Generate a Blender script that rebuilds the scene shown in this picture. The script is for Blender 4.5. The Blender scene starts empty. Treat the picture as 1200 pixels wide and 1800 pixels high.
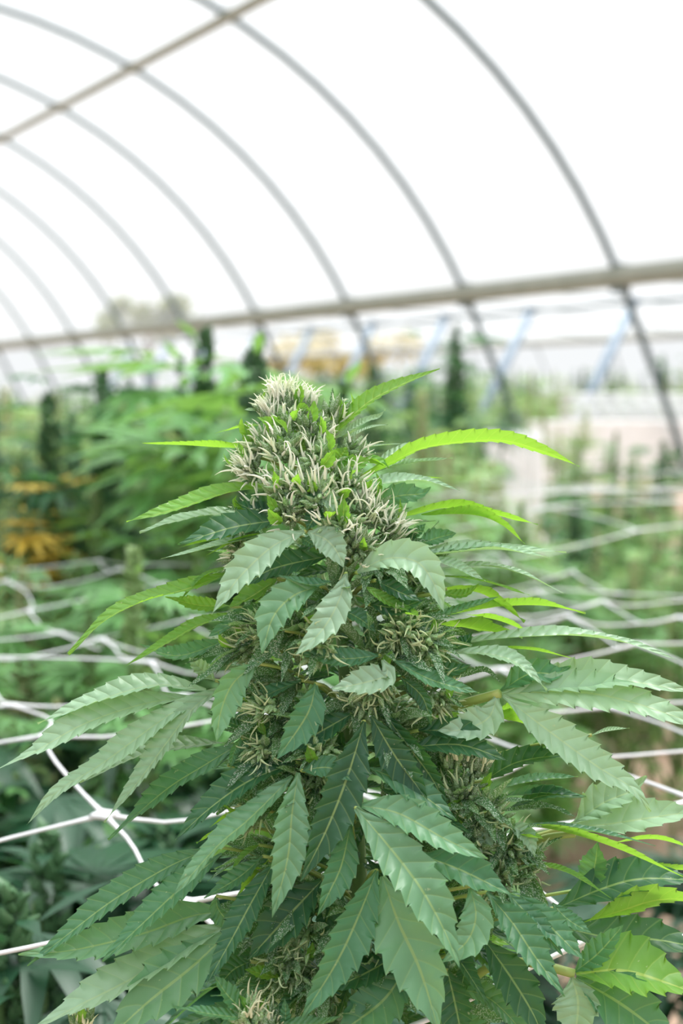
import bpy, math, random
import numpy as np
from mathutils import Vector, Matrix, noise

SC = bpy.context.scene
COL = SC.collection
random.seed(7)
rnd = random.random
def ru(a, b): return a + (b - a) * rnd()

# ------------------------------------------------------------------ camera
CAM_H = 1.45
YAW, PITCH = math.radians(30.105), math.radians(-4.506)
FPX = 2500.0
CF = Vector((math.sin(YAW)*math.cos(PITCH), math.cos(YAW)*math.cos(PITCH), math.sin(PITCH)))
CR = Vector((math.cos(YAW), -math.sin(YAW), 0))
CU = CR.cross(CF)
CP = Vector((0, 0, CAM_H))
cam = bpy.data.cameras.new('camera'); cam_o = bpy.data.objects.new('camera', cam); COL.objects.link(cam_o)
cam.sensor_fit = 'VERTICAL'; cam.sensor_height = 36; cam.sensor_width = 24; cam.lens = 50
cam.clip_start = 0.05; cam.clip_end = 300
cam.dof.use_dof = True; cam.dof.focus_distance = 0.67; cam.dof.aperture_fstop = 7.6
M = Matrix((( CR.x, CU.x, -CF.x, 0), (CR.y, CU.y, -CF.y, 0), (CR.z, CU.z, -CF.z, CAM_H), (0, 0, 0, 1)))
cam_o.matrix_world = M
SC.camera = cam_o
def at(px, py, d):                       # a point of the place, d metres in front of the camera
    return CP + (CF + CR*((px-600)/FPX) - CU*((py-900)/FPX))*d

# ------------------------------------------------------------------ light
SC.view_settings.view_transform = 'Standard'; SC.view_settings.look = 'None'
SC.view_settings.gamma = 1; SC.view_settings.use_curve_mapping = False
SC.view_settings.exposure = 0.22
W = bpy.data.worlds.new('overcast_sky'); SC.world = W; W.use_nodes = True
bg = W.node_tree.nodes['Background']
bg.inputs[0].default_value = (.96, .985, 1.0, 1)
_n = W.node_tree.nodes; _l = W.node_tree.links                    # overcast: brighter overhead than at the horizon
_tc = _n.new('ShaderNodeTexCoord'); _sx = _n.new('ShaderNodeSeparateXYZ'); _mr = _n.new('ShaderNodeMapRange')
_mr.inputs[1].default_value = .42; _mr.inputs[2].default_value = .95; _mr.inputs[3].default_value = .84; _mr.inputs[4].default_value = 2.45
_mr.interpolation_type = 'SMOOTHSTEP'
_l.new(_tc.outputs['Generated'], _sx.inputs[0]); _l.new(_sx.outputs[2], _mr.inputs[0]); _l.new(_mr.outputs[0], bg.inputs[1])
sun = bpy.data.lights.new('sun', 'SUN'); sun.energy = 3.5; sun.angle = math.radians(25); sun.color = (1, .99, .95)
sun_o = bpy.data.objects.new('sun', sun); COL.objects.link(sun_o)
sd = (CR*0.45 + CF*0.35 + Vector((0, 0, 1.25))).normalized()      # where the sun stands
sun_o.rotation_euler = sd.to_track_quat('Z', 'Y').to_euler()

# ------------------------------------------------------------------ materials
def mat(name, rgb, rough=.5, metal=0, spec=.5, nz=0, scale=40, rgb2=None, bump=0):
    m = bpy.data.materials.new(name); m.use_nodes = True; nt = m.node_tree; n = nt.nodes; L = nt.links
    p = n['Principled BSDF']; p.inputs['Base Color'].default_value = (*rgb, 1)
    p.inputs['Roughness'].default_value = rough; p.inputs['Metallic'].default_value = metal
    p.inputs['Specular IOR Level'].default_value = spec
    if rgb2 or bump:
        tc = n.new('ShaderNodeTexCoord'); t = n.new('ShaderNodeTexNoise'); t.inputs['Scale'].default_value = scale
        t.inputs['Detail'].default_value = 6
        L.new(tc.outputs['Object'], t.inputs['Vector'])
        if rgb2:
            r = n.new('ShaderNodeMix'); r.data_type = 'RGBA'; r.inputs[6].default_value = (*rgb, 1); r.inputs[7].default_value = (*rgb2, 1)
            mr = n.new('ShaderNodeMapRange'); mr.inputs[1].default_value = .35; mr.inputs[2].default_value = .65
            L.new(t.outputs['Fac'], mr.inputs[0]); L.new(mr.outputs[0], r.inputs[0]); L.new(r.outputs[2], p.inputs['Base Color'])
        if bump:
            b = n.new('ShaderNodeBump'); b.inputs['Strength'].default_value = bump; b.inputs['Distance'].default_value = .01
            L.new(t.outputs['Fac'], b.inputs['Height']); L.new(b.outputs[0], p.inputs['Normal'])
    return m

def leaf_mat(name, top, under, trans, vein, frost=0.0, tw=.38, rough=.42, spec=.5, veins=True, var=.25):
    m = bpy.data.materials.new(name); m.use_nodes = True; nt = m.node_tree; n = nt.nodes; L = nt.links
    p = n['Principled BSDF']; out = n['Material Output']
    def math_(op, a, b=None):
        q = n.new('ShaderNodeMath'); q.operation = op
        for i, v in enumerate((a, b)):
            if v is None: continue
            if isinstance(v, (int, float)): q.inputs[i].default_value = v
            else: L.new(v, q.inputs[i])
        return q.outputs[0]
    def mix(f, a, b):
        q = n.new('ShaderNodeMix'); q.data_type = 'RGBA'
        if isinstance(f, (int, float)): q.inputs[0].default_value = f
        else: L.new(f, q.inputs[0])
        for i, v in ((6, a), (7, b)):
            if isinstance(v, tuple): q.inputs[i].default_value = (*v, 1)
            else: L.new(v, q.inputs[i])
        return q.outputs[2]
    geo = n.new('ShaderNodeNewGeometry'); oi = n.new('ShaderNodeObjectInfo'); tc = n.new('ShaderNodeTexCoord')
    base = mix(geo.outputs['Backfacing'], top, under)
    ns = n.new('ShaderNodeTexNoise'); ns.inputs['Scale'].default_value = 60 if veins else 14; ns.inputs['Detail'].default_value = 3
    L.new(tc.outputs['Object'], ns.inputs['Vector'])
    hv = n.new('ShaderNodeHueSaturation'); L.new(base, hv.inputs['Color'])
    v1 = math_('MULTIPLY_ADD', ns.outputs['Fac'], var*1.4); n[v1.node.name].inputs[2].default_value = 1 - var*.7 - var*.5
    v2 = math_('MULTIPLY_ADD', oi.outputs['Random'], var); L.new(v1, v2.node.inputs[2])
    L.new(v2, hv.inputs['Value'])
    base = hv.outputs[0]
    hgt = None
    if veins:
        uv = n.new('ShaderNodeUVMap'); sx = n.new('ShaderNodeSeparateXYZ'); L.new(uv.outputs[0], sx.inputs[0])
        au = math_('ABSOLUTE', sx.outputs[0])
        ph = math_('FRACT', math_('SUBTRACT', sx.outputs[1], math_('MULTIPLY', au, .9)))
        dd = math_('ABSOLUTE', math_('SUBTRACT', ph, .5))          # .5 on the vein line
        side = math_('GREATER_THAN', dd, .455)
        mid = math_('LESS_THAN', au, .05)
        vm = math_('MAXIMUM', math_('MULTIPLY', side, .20), math_('MULTIPLY', mid, .6))
        base = mix(vm, base, vein)
        hgt = math_('MULTIPLY', math_('POWER', math_('MULTIPLY', dd, 2.0), 2.0), -1.0)
        # dry specks
        dn = n.new('ShaderNodeTexNoise'); dn.inputs['Scale'].default_value = 420; L.new(tc.outputs['Object'], dn.inputs['Vector'])
        ds = math_('GREATER_THAN', dn.outputs['Fac'], .74)
        base = mix(math_('MULTIPLY', ds, .5), base, (.55, .6, .35))
    if frost > 0:
        vo = n.new('ShaderNodeTexVoronoi'); vo.inputs['Scale'].default_value = 1500; L.new(tc.outputs['Object'], vo.inputs['Vector'])
        f = math_('LESS_THAN', vo.outputs['Distance'], .38)
        base = mix(math_('MULTIPLY', f, frost), base, (.72, .8, .7))
        fh = math_('MULTIPLY', math_('SUBTRACT', 1.0, vo.outputs['Distance']), .5)
        hgt = fh if hgt is None else math_('ADD', hgt, fh)
    L.new(base, p.inputs['Base Color'])
    p.inputs['Roughness'].default_value = rough; p.inputs['Specular IOR Level'].default_value = spec
    if hgt is not None:
        b = n.new('ShaderNodeBump'); b.inputs['Strength'].default_value = .7; b.inputs['Distance'].default_value = .0008
        L.new(hgt, b.inputs['Height']); L.new(b.outputs[0], p.inputs['Normal'])
    tr = n.new('ShaderNodeBsdfTranslucent')
    L.new(mix(.25, trans, base), tr.inputs['Color'])
    ms = n.new('ShaderNodeMixShader'); ms.inputs[0].default_value = tw
    L.new(p.outputs[0], ms.inputs[1]); L.new(tr.outputs[0], ms.inputs[2]); L.new(ms.outputs[0], out.inputs['Surface'])
    return m

VEIN = (.42, .58, .20)
ML = {
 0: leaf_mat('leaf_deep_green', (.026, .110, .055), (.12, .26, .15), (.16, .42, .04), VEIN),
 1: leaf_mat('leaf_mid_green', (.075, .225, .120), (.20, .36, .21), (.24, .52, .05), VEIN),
 2: leaf_mat('leaf_pale_sheen_green', (.31, .49, .33), (.36, .53, .37), (.34, .60, .10), (.50, .64, .34), rough=.38, spec=.6),  # pale leaves; sheen of upturned blades is put into the colour too
 3: leaf_mat('leaf_young_backlit_green', (.14, .35, .06), (.21, .43, .07), (.36, .70, .04), (.55, .66, .15), tw=.5),  # young leaves, and backlit ones with their glow put into the colour
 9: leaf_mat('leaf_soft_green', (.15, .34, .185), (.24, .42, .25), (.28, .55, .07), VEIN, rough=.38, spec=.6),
 4: leaf_mat('sugar_leaf_green', (.07, .19, .085), (.15, .28, .14), (.20, .45, .05), (.3, .42, .2), frost=.75, rough=.5),
 5: leaf_mat('calyx_green', (.26, .42, .18), (.26, .42, .18), (.3, .55, .1), VEIN, frost=.6, veins=False, tw=.3, rough=.55, var=.6),
 6: leaf_mat('field_leaf_green', (.12, .30, .095), (.24, .41, .18), (.34, .66, .08), VEIN, veins=False, tw=.27, var=.5),
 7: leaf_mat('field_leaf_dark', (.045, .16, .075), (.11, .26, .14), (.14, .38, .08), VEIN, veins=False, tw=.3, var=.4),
 10: leaf_mat('low_leaf_shaded', (.018, .075, .035), (.05, .14, .075), (.05, .18, .04), VEIN, veins=False, tw=.25, var=.5),  # shade under the canopy painted into the leaf colour
 8: leaf_mat('field_leaf_light', (.27, .43, .17), (.38, .52, .26), (.44, .68, .16), VEIN, veins=False, tw=.3, var=.5),
}
M_PET = mat('petiole_green', (.26, .40, .09), .5, rgb2=(.34, .38, .11), scale=60)
M_STEM = mat('stem_green', (.11, .22, .07), .6, rgb2=(.15, .25, .09), scale=80)
def pistil_mat(name, a, b):
    m = bpy.data.materials.new(name); m.use_nodes = True; nt = m.node_tree; n = nt.nodes; L = nt.links
    p = n['Principled BSDF']; p.inputs['Roughness'].default_value = .5
    t = n.new('ShaderNodeTexNoise'); t.inputs['Scale'].default_value = 90; tc = n.new('ShaderNodeTexCoord'); L.new(tc.outputs['Object'], t.inputs[0])
    q = n.new('ShaderNodeMix'); q.data_type = 'RGBA'; q.inputs[6].default_value = (*a, 1); q.inputs[7].default_value = (*b, 1)
    mr = n.new('ShaderNodeMapRange'); mr.inputs[1].default_value = .45; mr.inputs[2].default_value = .7
    L.new(t.outputs['Fac'], mr.inputs[0]); L.new(mr.outputs[0], q.inputs[0]); L.new(q.outputs[2], p.inputs['Base Color'])
    tr = n.new('ShaderNodeBsdfTranslucent'); L.new(q.outputs[2], tr.inputs[0]); ms = n.new('ShaderNodeMixShader'); ms.inputs[0].default_value = .3
    L.new(p.outputs[0], ms.inputs[1]); L.new(tr.outputs[0], ms.inputs[2]); L.new(ms.outputs[0], n['Material Output'].inputs[0])
    return m
M_PIS = pistil_mat('pistil_cream', (.93, .95, .84), (.80, .88, .62))
M_PIS3 = pistil_mat('pistil_green_cream', (.66, .76, .48), (.50, .60, .32))
M_PIS2 = pistil_mat('pistil_tan', (.84, .86, .62), (.64, .62, .38))
M_STEEL = mat('galvanised_steel', (.085, .125, .14), .5, .25, rgb2=(.11, .155, .17), scale=8)
M_STEEL2 = mat('galvanised_post', (.24, .31, .39), .45, .25, rgb2=(.28, .35, .43), scale=8)
M_BEAM = mat('gutter_beige', (.24, .26, .215), .55, rgb2=(.28, .295, .25), scale=5)
M_SHEET = mat('white_plastic', (.92, .93, .94), .4, rgb2=(.86, .87, .88), scale=6)
M_NET = mat('white_net_plastic', (.74, .76, .79), .35, spec=.5)
M_SOIL = mat('red_brown_soil', (.33, .21, .15), .95, rgb2=(.48, .35, .26), scale=3.2, bump=.6)
M_BARK = mat('bark_grey', (.2, .16, .12), .9, rgb2=(.3, .25, .2), scale=10)

# plastic film: milky, part of the light goes straight through
def film_mat():
    m = bpy.data.materials.new('milky_greenhouse_film'); m.use_nodes = True; nt = m.node_tree; n = nt.nodes; L = nt.links
    for x in list(n):
        if x.type == 'BSDF_PRINCIPLED': n.remove(x)
    t = n.new('ShaderNodeBsdfTransparent'); t.inputs[0].default_value = (.97, .97, .97, 1)
    s = n.new('ShaderNodeBsdfTranslucent'); s.inputs[0].default_value = (.93, .935, .94, 1)
    x = n.new('ShaderNodeMixShader'); x.inputs[0].default_value = .16
    L.new(t.outputs[0], x.inputs[1]); L.new(s.outputs[0], x.inputs[2]); L.new(x.outputs[0], n['Material Output'].inputs[0])
    return m
M_FILM = film_mat()

# ------------------------------------------------------------------ mesh helpers
class MB:
    def __init__(s): s.v = []; s.f = []; s.uv = []
    def add(s, vs, fs, uvs=None):
        o = len(s.v); s.v.extend(vs); s.uv.extend(uvs if uvs else [(0, 0)]*len(vs))
        s.f.extend([tuple(i+o for i in f) for f in fs])
    def mesh(s, name, m, smooth=True, uv=True):
        me = bpy.data.meshes.new(name); me.from_pydata([tuple(v) for v in s.v], [], s.f)
        if uv:
            l = me.uv_layers.new(name='UVMap'); idx = np.empty(len(me.loops), dtype=np.int32); me.loops.foreach_get('vertex_index', idx)
            l.data.foreach_set('uv', np.array(s.uv, dtype=np.float32)[idx].ravel())
        me.materials.append(m)
        if smooth: me.polygons.foreach_set('use_smooth', [True]*len(me.polygons))
        me.update(); return me
    def build(s, name, m, parent=None, smooth=True, origin=None, uv=False):
        if origin is not None: s.v = [Vector(v)-origin for v in s.v]
        o = bpy.data.objects.new(name, s.mesh(name, m, smooth, uv)); COL.objects.link(o)
        if origin is not None: o.location = origin
        if parent is not None: o.parent = parent
        return o
def tag(o, label=None, cat=None, group=None, kind=None):
    if label: o['label'] = label
    if cat: o['category'] = cat
    if group: o['group'] = group
    if kind: o['kind'] = kind
    return o
def empty(name, loc=(0, 0, 0)):
    o = bpy.data.objects.new(name, None); o.empty_display_size = .05; o.location = loc; COL.objects.link(o); return o
def box(mb, c, sx, sy, sz, ax=None):
    X, Y, Z = ax or (Vector((1, 0, 0)), Vector((0, 1, 0)), Vector((0, 0, 1)))
    c = Vector(c); vs = [c + X*(sx*a/2) + Y*(sy*b/2) + Z*(sz*d/2) for a in (-1, 1) for b in (-1, 1) for d in (-1, 1)]
    mb.add(vs, [(0, 1, 3, 2), (4, 6, 7, 5), (0, 4, 5, 1), (2, 3, 7, 6), (0, 2, 6, 4), (1, 5, 7, 3)])
def tube(mb, pts, r, n=8, cap=True):
    pts = [Vector(p) for p in pts]; k = len(pts)
    rs = r if isinstance(r, (list, tuple)) else [r]*k
    t0 = (pts[1]-pts[0]).normalized(); u = t0.orthogonal().normalized()
    vs = []
    for i, p in enumerate(pts):
        t = (pts[min(i+1, k-1)] - pts[max(i-1, 0)]).normalized()
        u = (u - t*u.dot(t)).normalized(); w = t.cross(u)
        for j in range(n):
            a = 2*math.pi*j/n; vs.append(p + (u*math.cos(a)+w*math.sin(a))*rs[i])
    fs = [(i*n+j, i*n+(j+1) % n, (i+1)*n+(j+1) % n, (i+1)*n+j) for i in range(k-1) for j in range(n)]
    if cap: fs += [tuple(range(n))[::-1], tuple((k-1)*n+j for j in range(n))]
    mb.add(vs, fs)
def crom(pts, m):
    P = [Vector(p) for p in pts]
    if len(P) == 2: return [P[0].lerp(P[1], i/(m-1)) for i in range(m)]
    Q = [P[0]*2-P[1]] + P + [P[-1]*2-P[-2]]
    cum = [0]
    for i in range(1, len(P)): cum.append(cum[-1] + (P[i]-P[i-1]).length)
    out = []
    for i in range(m):
        d = cum[-1]*i/(m-1); k = 0
        while k < len(P)-2 and d > cum[k+1]: k += 1
        t = (d-cum[k])/max(cum[k+1]-cum[k], 1e-9)
        a, b, c, e = Q[k], Q[k+1], Q[k+2], Q[k+3]
        out.append(.5*((2*b)+(c-a)*t+(2*a-5*b+4*c-e)*t*t+(3*b-a-3*c+e)*t**3))
    return out

# ------------------------------------------------------------------ serrated leaflet
WS = [0, .06, .14, .25, .36, .48, .60, .70, .78, .86, .93, 1.0]
WW = [.10, .22, .50, .82, .98, 1.0, .90, .74, .55, .34, .16, .0]
def wprof(s): return float(np.interp(s, WS, WW))
def leaflet(mb, pts, width, nrm, fold=.28, teeth=None, rise=0.0, curl=0.0, seed=0):
    """a serrated leaflet: midrib through pts, upper side towards nrm; fold lifts the two halves"""
    L = sum((Vector(pts[i+1])-Vector(pts[i])).length for i in range(len(pts)-1))
    T = teeth or max(7, min(19, int(L/width*2.7)))
    ph = [0, .45, .80, .90]
    S = []
    for k in range(T):
        for q in ph: S.append((k+q)/T)
    S.append(1.0); m = len(S)
    C = crom(pts, 61)
    def cp(s):
        x = s*60; i = min(int(x), 59); return C[i].lerp(C[i+1], x-i)
    rg = random.Random(seed)
    wob = [rg.uniform(-1, 1) for _ in range(4)]
    tr_ = [rg.uniform(.75, 1.2) for _ in range(T+2)]
    vs = []; uvs = []; cols = [-1, -.62, -.28, 0, .28, .62, 1]
    nc = len(cols)
    for i, s in enumerate(S):
        p = cp(s); t = (cp(min(1, s+.02))-cp(max(0, s-.02)))
        t = t.normalized() if t.length > 1e-9 else Vector((0, 0, 1))
        tw = curl*(s-.3)
        n0 = nrm - t*nrm.dot(t); n0 = n0.normalized() if n0.length > 1e-6 else t.orthogonal().normalized()
        b0 = t.cross(n0)
        nn = n0*math.cos(tw)+b0*math.sin(tw); b = t.cross(nn)
        hw = width*.5*wprof(s)
        k = min(int(s*T), T-1); q = s*T-k
        amp = .25*float(np.interp(s, [0, .08, .2, .8, .9, 1], [0, .3, 1, 1, .35, 0]))*tr_[k]
        saw = -amp*(1-np.interp(q, [0, .8, .9, 1.0], [.15, 1.0, .62, .0])) + amp*.35
        fwd = np.interp(q, [0, .8, .9, 1], [0, .35, -.1, -.1])*L/T*amp*1.6
        wave = (wob[0]*math.sin(s*9+wob[1]*3)+wob[2]*math.sin(s*17))*.05*width
        for c in cols:
            a = abs(c); e = hw*c*(1+(saw if a == 1 else saw*.25 if a > .5 else 0))
            lift = hw*(fold*a + .12*a*a*math.sin(math.pi*s)) + wave*a*(1 if c > 0 else -1)
            if a in (.28,): lift += hw*.06
            vs.append(p + b*e + nn*(lift + rise*math.sin(s*math.pi)) + t*(fwd*a**3))
            uvs.append((c, s*T+.15))
    fs = [(i*nc+j, i*nc+j+1, (i+1)*nc+j+1, (i+1)*nc+j) for i in range(m-1) for j in range(nc-1)]
    mb.add(vs, fs, uvs)

def simple_leaf(mb, p, d, n, L, w, droop=.25, k=5, fold=.2):
    """light leaflet used where the leaves stand far off"""
    b = d.cross(n).normalized(); n = b.cross(d).normalized(); vs = []; prof = [.12, .7, 1.0, .8, .42, .03]
    for i in range(k+1):
        s = i/k; c = p + d*(L*s) + Vector((0, 0, -droop*L*s*s)); h = w*.5*prof[i]
        vs += [c - b*h + n*h*fold, c, c + b*h + n*h*fold]
    fs = []
    for i in range(k): fs += [(3*i, 3*i+1, 3*i+4, 3*i+3), (3*i+1, 3*i+2, 3*i+5, 3*i+4)]
    mb.add(vs, fs)

# ================================================================== THE PLACE
# floor
mb = MB(); N = 60
vs = [Vector((-30+90*i/N, -8+78*j/N, .03*noise.noise(Vector((i*.9, j*.9, 0))))) for i in range(N+1) for j in range(N+1)]
mb.add(vs, [(i*(N+1)+j, (i+1)*(N+1)+j, (i+1)*(N+1)+j+1, i*(N+1)+j+1) for i in range(N) for j in range(N)])
tag(mb.build('floor', M_SOIL), kind='structure')

# bays: arch centre, radius
GX, GZ = 7.5, CAM_H+.957
ACX, ACZ, ARAD = 3.05, CAM_H-1.55, 5.10
HOOP_Y = [8.60 + 2.083*k for k in range(-4, 13)]
def arch_pts(cx, n=28):
    hw = 4.45; a0 = math.acos(hw/ARAD)
    out = []
    for i in range(n+1):
        a = a0 + (math.pi-2*a0)*i/n
        out.append((cx + ARAD*math.cos(a), ACZ + ARAD*math.sin(a)))
    return out
YA, YB = -2.0, 36.0
def hoop(cx, y, r, mt, legs=True, flare=.56, left=True):
    mb = MB(); ap = arch_pts(cx)
    pts = [(x, z) for x, z in ap]
    if legs:
        pts = [(cx+4.45+1.1, 0.0), (cx+4.45+flare, CAM_H-.16)] + pts + ([(cx-4.45-flare, CAM_H-.16), (cx-4.45-1.1, 0.0)] if left else [])
    P = [Vector((x, y, z)) for x, z in pts]
    tube(mb, P, r, 10); return mb.build('roof_hoop', mt, origin=Vector((cx, y, 0)))
ords = ['behind the camera side', 'just outside the view', 'cutting the top right corner of the photo', 'rightmost complete one, its foot by the white panels',
        'second from the right, crossing the roof pipe at the top', 'third from the right', 'fourth from the right', 'fifth from the right, beside the tree behind the film',
        'sixth from the right', 'seventh from the right', 'eighth from the right', 'ninth from the right', 'tenth from the right, near the left edge']
ords = ords[:]
for i, y in enumerate(HOOP_Y):
    if i < 2: continue
    o = hoop(ACX, y, .030, M_STEEL)
    if i-0 < 14:
        lab = {2: 'hoop nearest overhead', 3: 'grey steel roof hoop cutting the top right corner'}.get(i)
        if i == 3: lab = 'grey steel roof hoop that only shows in the top right corner'
        elif i == 2: lab = 'grey steel roof hoop nearest the camera, before the one in the top right corner'
        else:
            w = ['first', 'second', 'third', 'fourth', 'fifth', 'sixth', 'seventh', 'eighth', 'ninth', 'tenth'][i-4]
            lab = 'curved grey steel roof hoop, the %s along the gutter counted from the white panels' % w
    else: lab = 'curved grey steel roof hoop in the hazy far end of the tunnel at left'
    tag(o, lab, 'roof hoop', 'hoops of the greenhouse roof')
    cl = MB(); box(cl, (GX, y, GZ-.01), .10, .12, .22); cl.build('gutter_bracket', M_STEEL, o, smooth=False, origin=None)
    o.children[0].location = -o.location
    c2 = MB(); box(c2, (5.11, y, CAM_H+3.10), .06, .10, .10); q = c2.build('pipe_clamp', M_STEEL, o, smooth=False); q.location = -o.location

def run(name, x, z, mk, label, cat, group=None):
    mb = MB(); mk(mb, x, z); return tag(mb.build(name, M_BEAM, origin=Vector((x, 0, z))), label, cat, group)
def gutter_prof(mb, x, z, h=.15, w=.16):
    pr = [(-w/2, h/2), (-w/2+.012, h/2), (-w/2+.02, -h/2+.015), (w/2-.02, -h/2+.015), (w/2-.012, h/2), (w/2, h/2), (w/2-.01, -h/2+.01), (w/2-.03, -h/2), (-w/2+.03, -h/2), (-w/2+.01, -h/2+.01)]
    n = len(pr); vs = [Vector((x+a, y, z+b)) for y in (YA, YB) for a, b in pr]
    mb.add(vs, [(j, (j+1) % n, n+(j+1) % n, n+j) for j in range(n)])
o = run('roof_gutter', GX, GZ, gutter_prof, 'beige metal gutter beam running the length of the tunnel under the hoops', 'gutter'); 
o2 = run('roof_gutter', 16.4, GZ+.10, lambda m, x, z: gutter_prof(m, x, z, .13, .16), 'thin beige gutter of the next bay, seen below the near gutter', 'gutter')
o3 = run('roof_gutter', -1.4, GZ, gutter_prof, 'beige gutter on the other side of the tunnel', 'gutter')
mb = MB(); tube(mb, [(5.07, YA, CAM_H+3.06), (5.07, 16, CAM_H+3.06), (5.07, YB, CAM_H+3.06)], .045, 12)
tag(mb.build('roof_pipe', M_BEAM, origin=Vector((5.07, 0, CAM_H+3.06))), 'beige lengthwise roof pipe crossing the hoops at upper left', 'pipe')
mb = MB(); tube(mb, [(12.1, YA, CAM_H+1.21), (12.1, 16, CAM_H+1.21), (12.1, YB, CAM_H+1.21)], .025, 8)
tag(mb.build('tie_rail', M_STEEL, origin=Vector((12.1, 0, CAM_H+1.21))), 'thin grey rail above the blue-grey leaning posts in the next bay', 'rail')
# leaning posts of the next bay
for k, y in enumerate([5.3 + 2.08*i for i in range(0, 13)]):
    mb = MB(); top = Vector((12.1, y, CAM_H+1.21)); bot = Vector((10.7, y+.2, 0)); ax = (bot-top).normalized()
    tube(mb, [top, bot], .065, 10)
    o = mb.build('leaning_post', M_STEEL2, origin=bot)
    c = MB(); box(c, top+Vector((0, 0, .02)), .12, .12, .08); q = c.build('post_cap', M_STEEL2, o, smooth=False); q.location = -bot
    v = top-CP; sx_ = v.dot(CR)/v.dot(CF)*FPX+600
    if sx_ > 1260: tag(o, 'blue-grey leaning post of the next bay just outside the right edge', 'post', 'leaning posts in the next bay')
    else:
        nth = globals().setdefault('_nth', iter(['first', 'second', 'third', 'fourth', 'fifth', 'sixth', 'seventh', 'eighth', 'ninth', 'tenth', 'eleventh', 'twelfth', 'thirteenth']))
        tag(o, 'blue-grey leaning steel post under the thin rail, the %s from the right edge' % next(nth), 'post', 'leaning posts in the next bay')
# the next bay: a lower roof
def low_pts(n=24):
    return [(7.5+8.9*i/n, GZ+.02+.42*math.sin(math.pi*i/n)) for i in range(n+1)]
for i, y in enumerate(HOOP_Y[2:13]):
    mb = MB(); P = [Vector((x, y, z)) for x, z in low_pts()] + [Vector((16.9, y, CAM_H)), Vector((17.4, y, 0))]
    tube(mb, P, .011, 8); o = mb.build('roof_hoop', M_STEEL, origin=Vector((16.4, y, 0)))
    tag(o, 'thin grey hoop of the lower next bay, seen in the gap below the gutter', 'roof hoop', 'hoops of the next bay')
# film
def film(name, cx, lo=None):
    mb = MB(); ap = arch_pts(cx, 40); ys = np.linspace(YA, YB, 60)
    vs = []
    for y in ys:
        for j, (x, z) in enumerate(ap):
            s = .035; a = math.atan2(z-ACZ, x-cx); w = .012*noise.noise(Vector((x*.6, y*.5, z)))
            vs.append(Vector((x+(s+w)*math.cos(a), y, z+(s+w)*math.sin(a))))
    n = len(ap); mb.add(vs, [(i*n+j, i*n+j+1, (i+1)*n+j+1, (i+1)*n+j) for i in range(len(ys)-1) for j in range(n-1)])
    return tag(mb.build(name, M_FILM), kind='structure')
film('ceiling', ACX)
mb = MB(); lp = low_pts(30); ys = np.linspace(YA, YB, 40)
mb.add([Vector((x, y, z+.03)) for y in ys for x, z in lp], [(i*31+j, i*31+j+1, (i+1)*31+j+1, (i+1)*31+j) for i in range(39) for j in range(30)])
tag(mb.build('ceiling', M_FILM), kind='structure')

# tree outside the film
def tree(name, base, h, cr, leafm, n, label, cr_z=None, seed=1):
    rg = random.Random(seed); root = empty(name, base); tag(root, label, 'tree')
    mb = MB(); B = Vector(base); pts = [Vector((0, 0, 0)), Vector((.1, 0, h*.4)), Vector((-.1, .1, h*.8))]
    tube(mb, pts, [.16, .12, .05], 8)
    for k in range(9):
        a = rg.uniform(0, 6.28); r = cr*rg.uniform(.4, .8); tube(mb, [Vector((0, 0, h*rg.uniform(.35, .7))), Vector((r*math.cos(a), r*math.sin(a), h*rg.uniform(.7, .95)))], [.05, .015], 5)
    mb.build('trunk', M_BARK, root)
    lv = MB(); cl = [Vector((cr*rg.uniform(-1, 1), cr*rg.uniform(-1, 1), h*.8+(cr_z or cr*.5)*rg.uniform(-1, 1))) for _ in range(14)]
    for k in range(n):
        c = rg.choice(cl); d = Vector((rg.gauss(0, 1), rg.gauss(0, 1), rg.gauss(0, 1))).normalized(); p = c + d*cr*.3*rg.random()
        e = Vector((rg.gauss(0, 1), rg.gauss(0, 1), rg.gauss(0, .6))).normalized()
        simple_leaf(lv, p, e, Vector((rg.gauss(0, 1), rg.gauss(0, 1), 1)).normalized(), rg.uniform(.2, .36), .10, .2)
    lv.build('foliage', leafm, root); return root
M_OLIVE = leaf_mat('tree_leaf_olive', (.13, .17, .025), (.17, .21, .04), (.3, .36, .05), VEIN, veins=False)
M_YEL = leaf_mat('shrub_leaf_yellow', (.50, .42, .14), (.5, .42, .2), (.7, .6, .2), VEIN, veins=False)
b = at(262, 560, 48.); tree('tree', (b.x, b.y, 0), 5.3, 1.5, M_OLIVE, 2600, 'olive green tree outside, seen faintly through the roof film', .5, seed=3)
b = at(600, 640, 37.); tree('tree', (b.x, b.y, 0), 3.3, 1.5, M_YEL, 1800, 'yellow-leaved shrub outside the far side, behind the flower tip', .5, seed=5)

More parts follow.
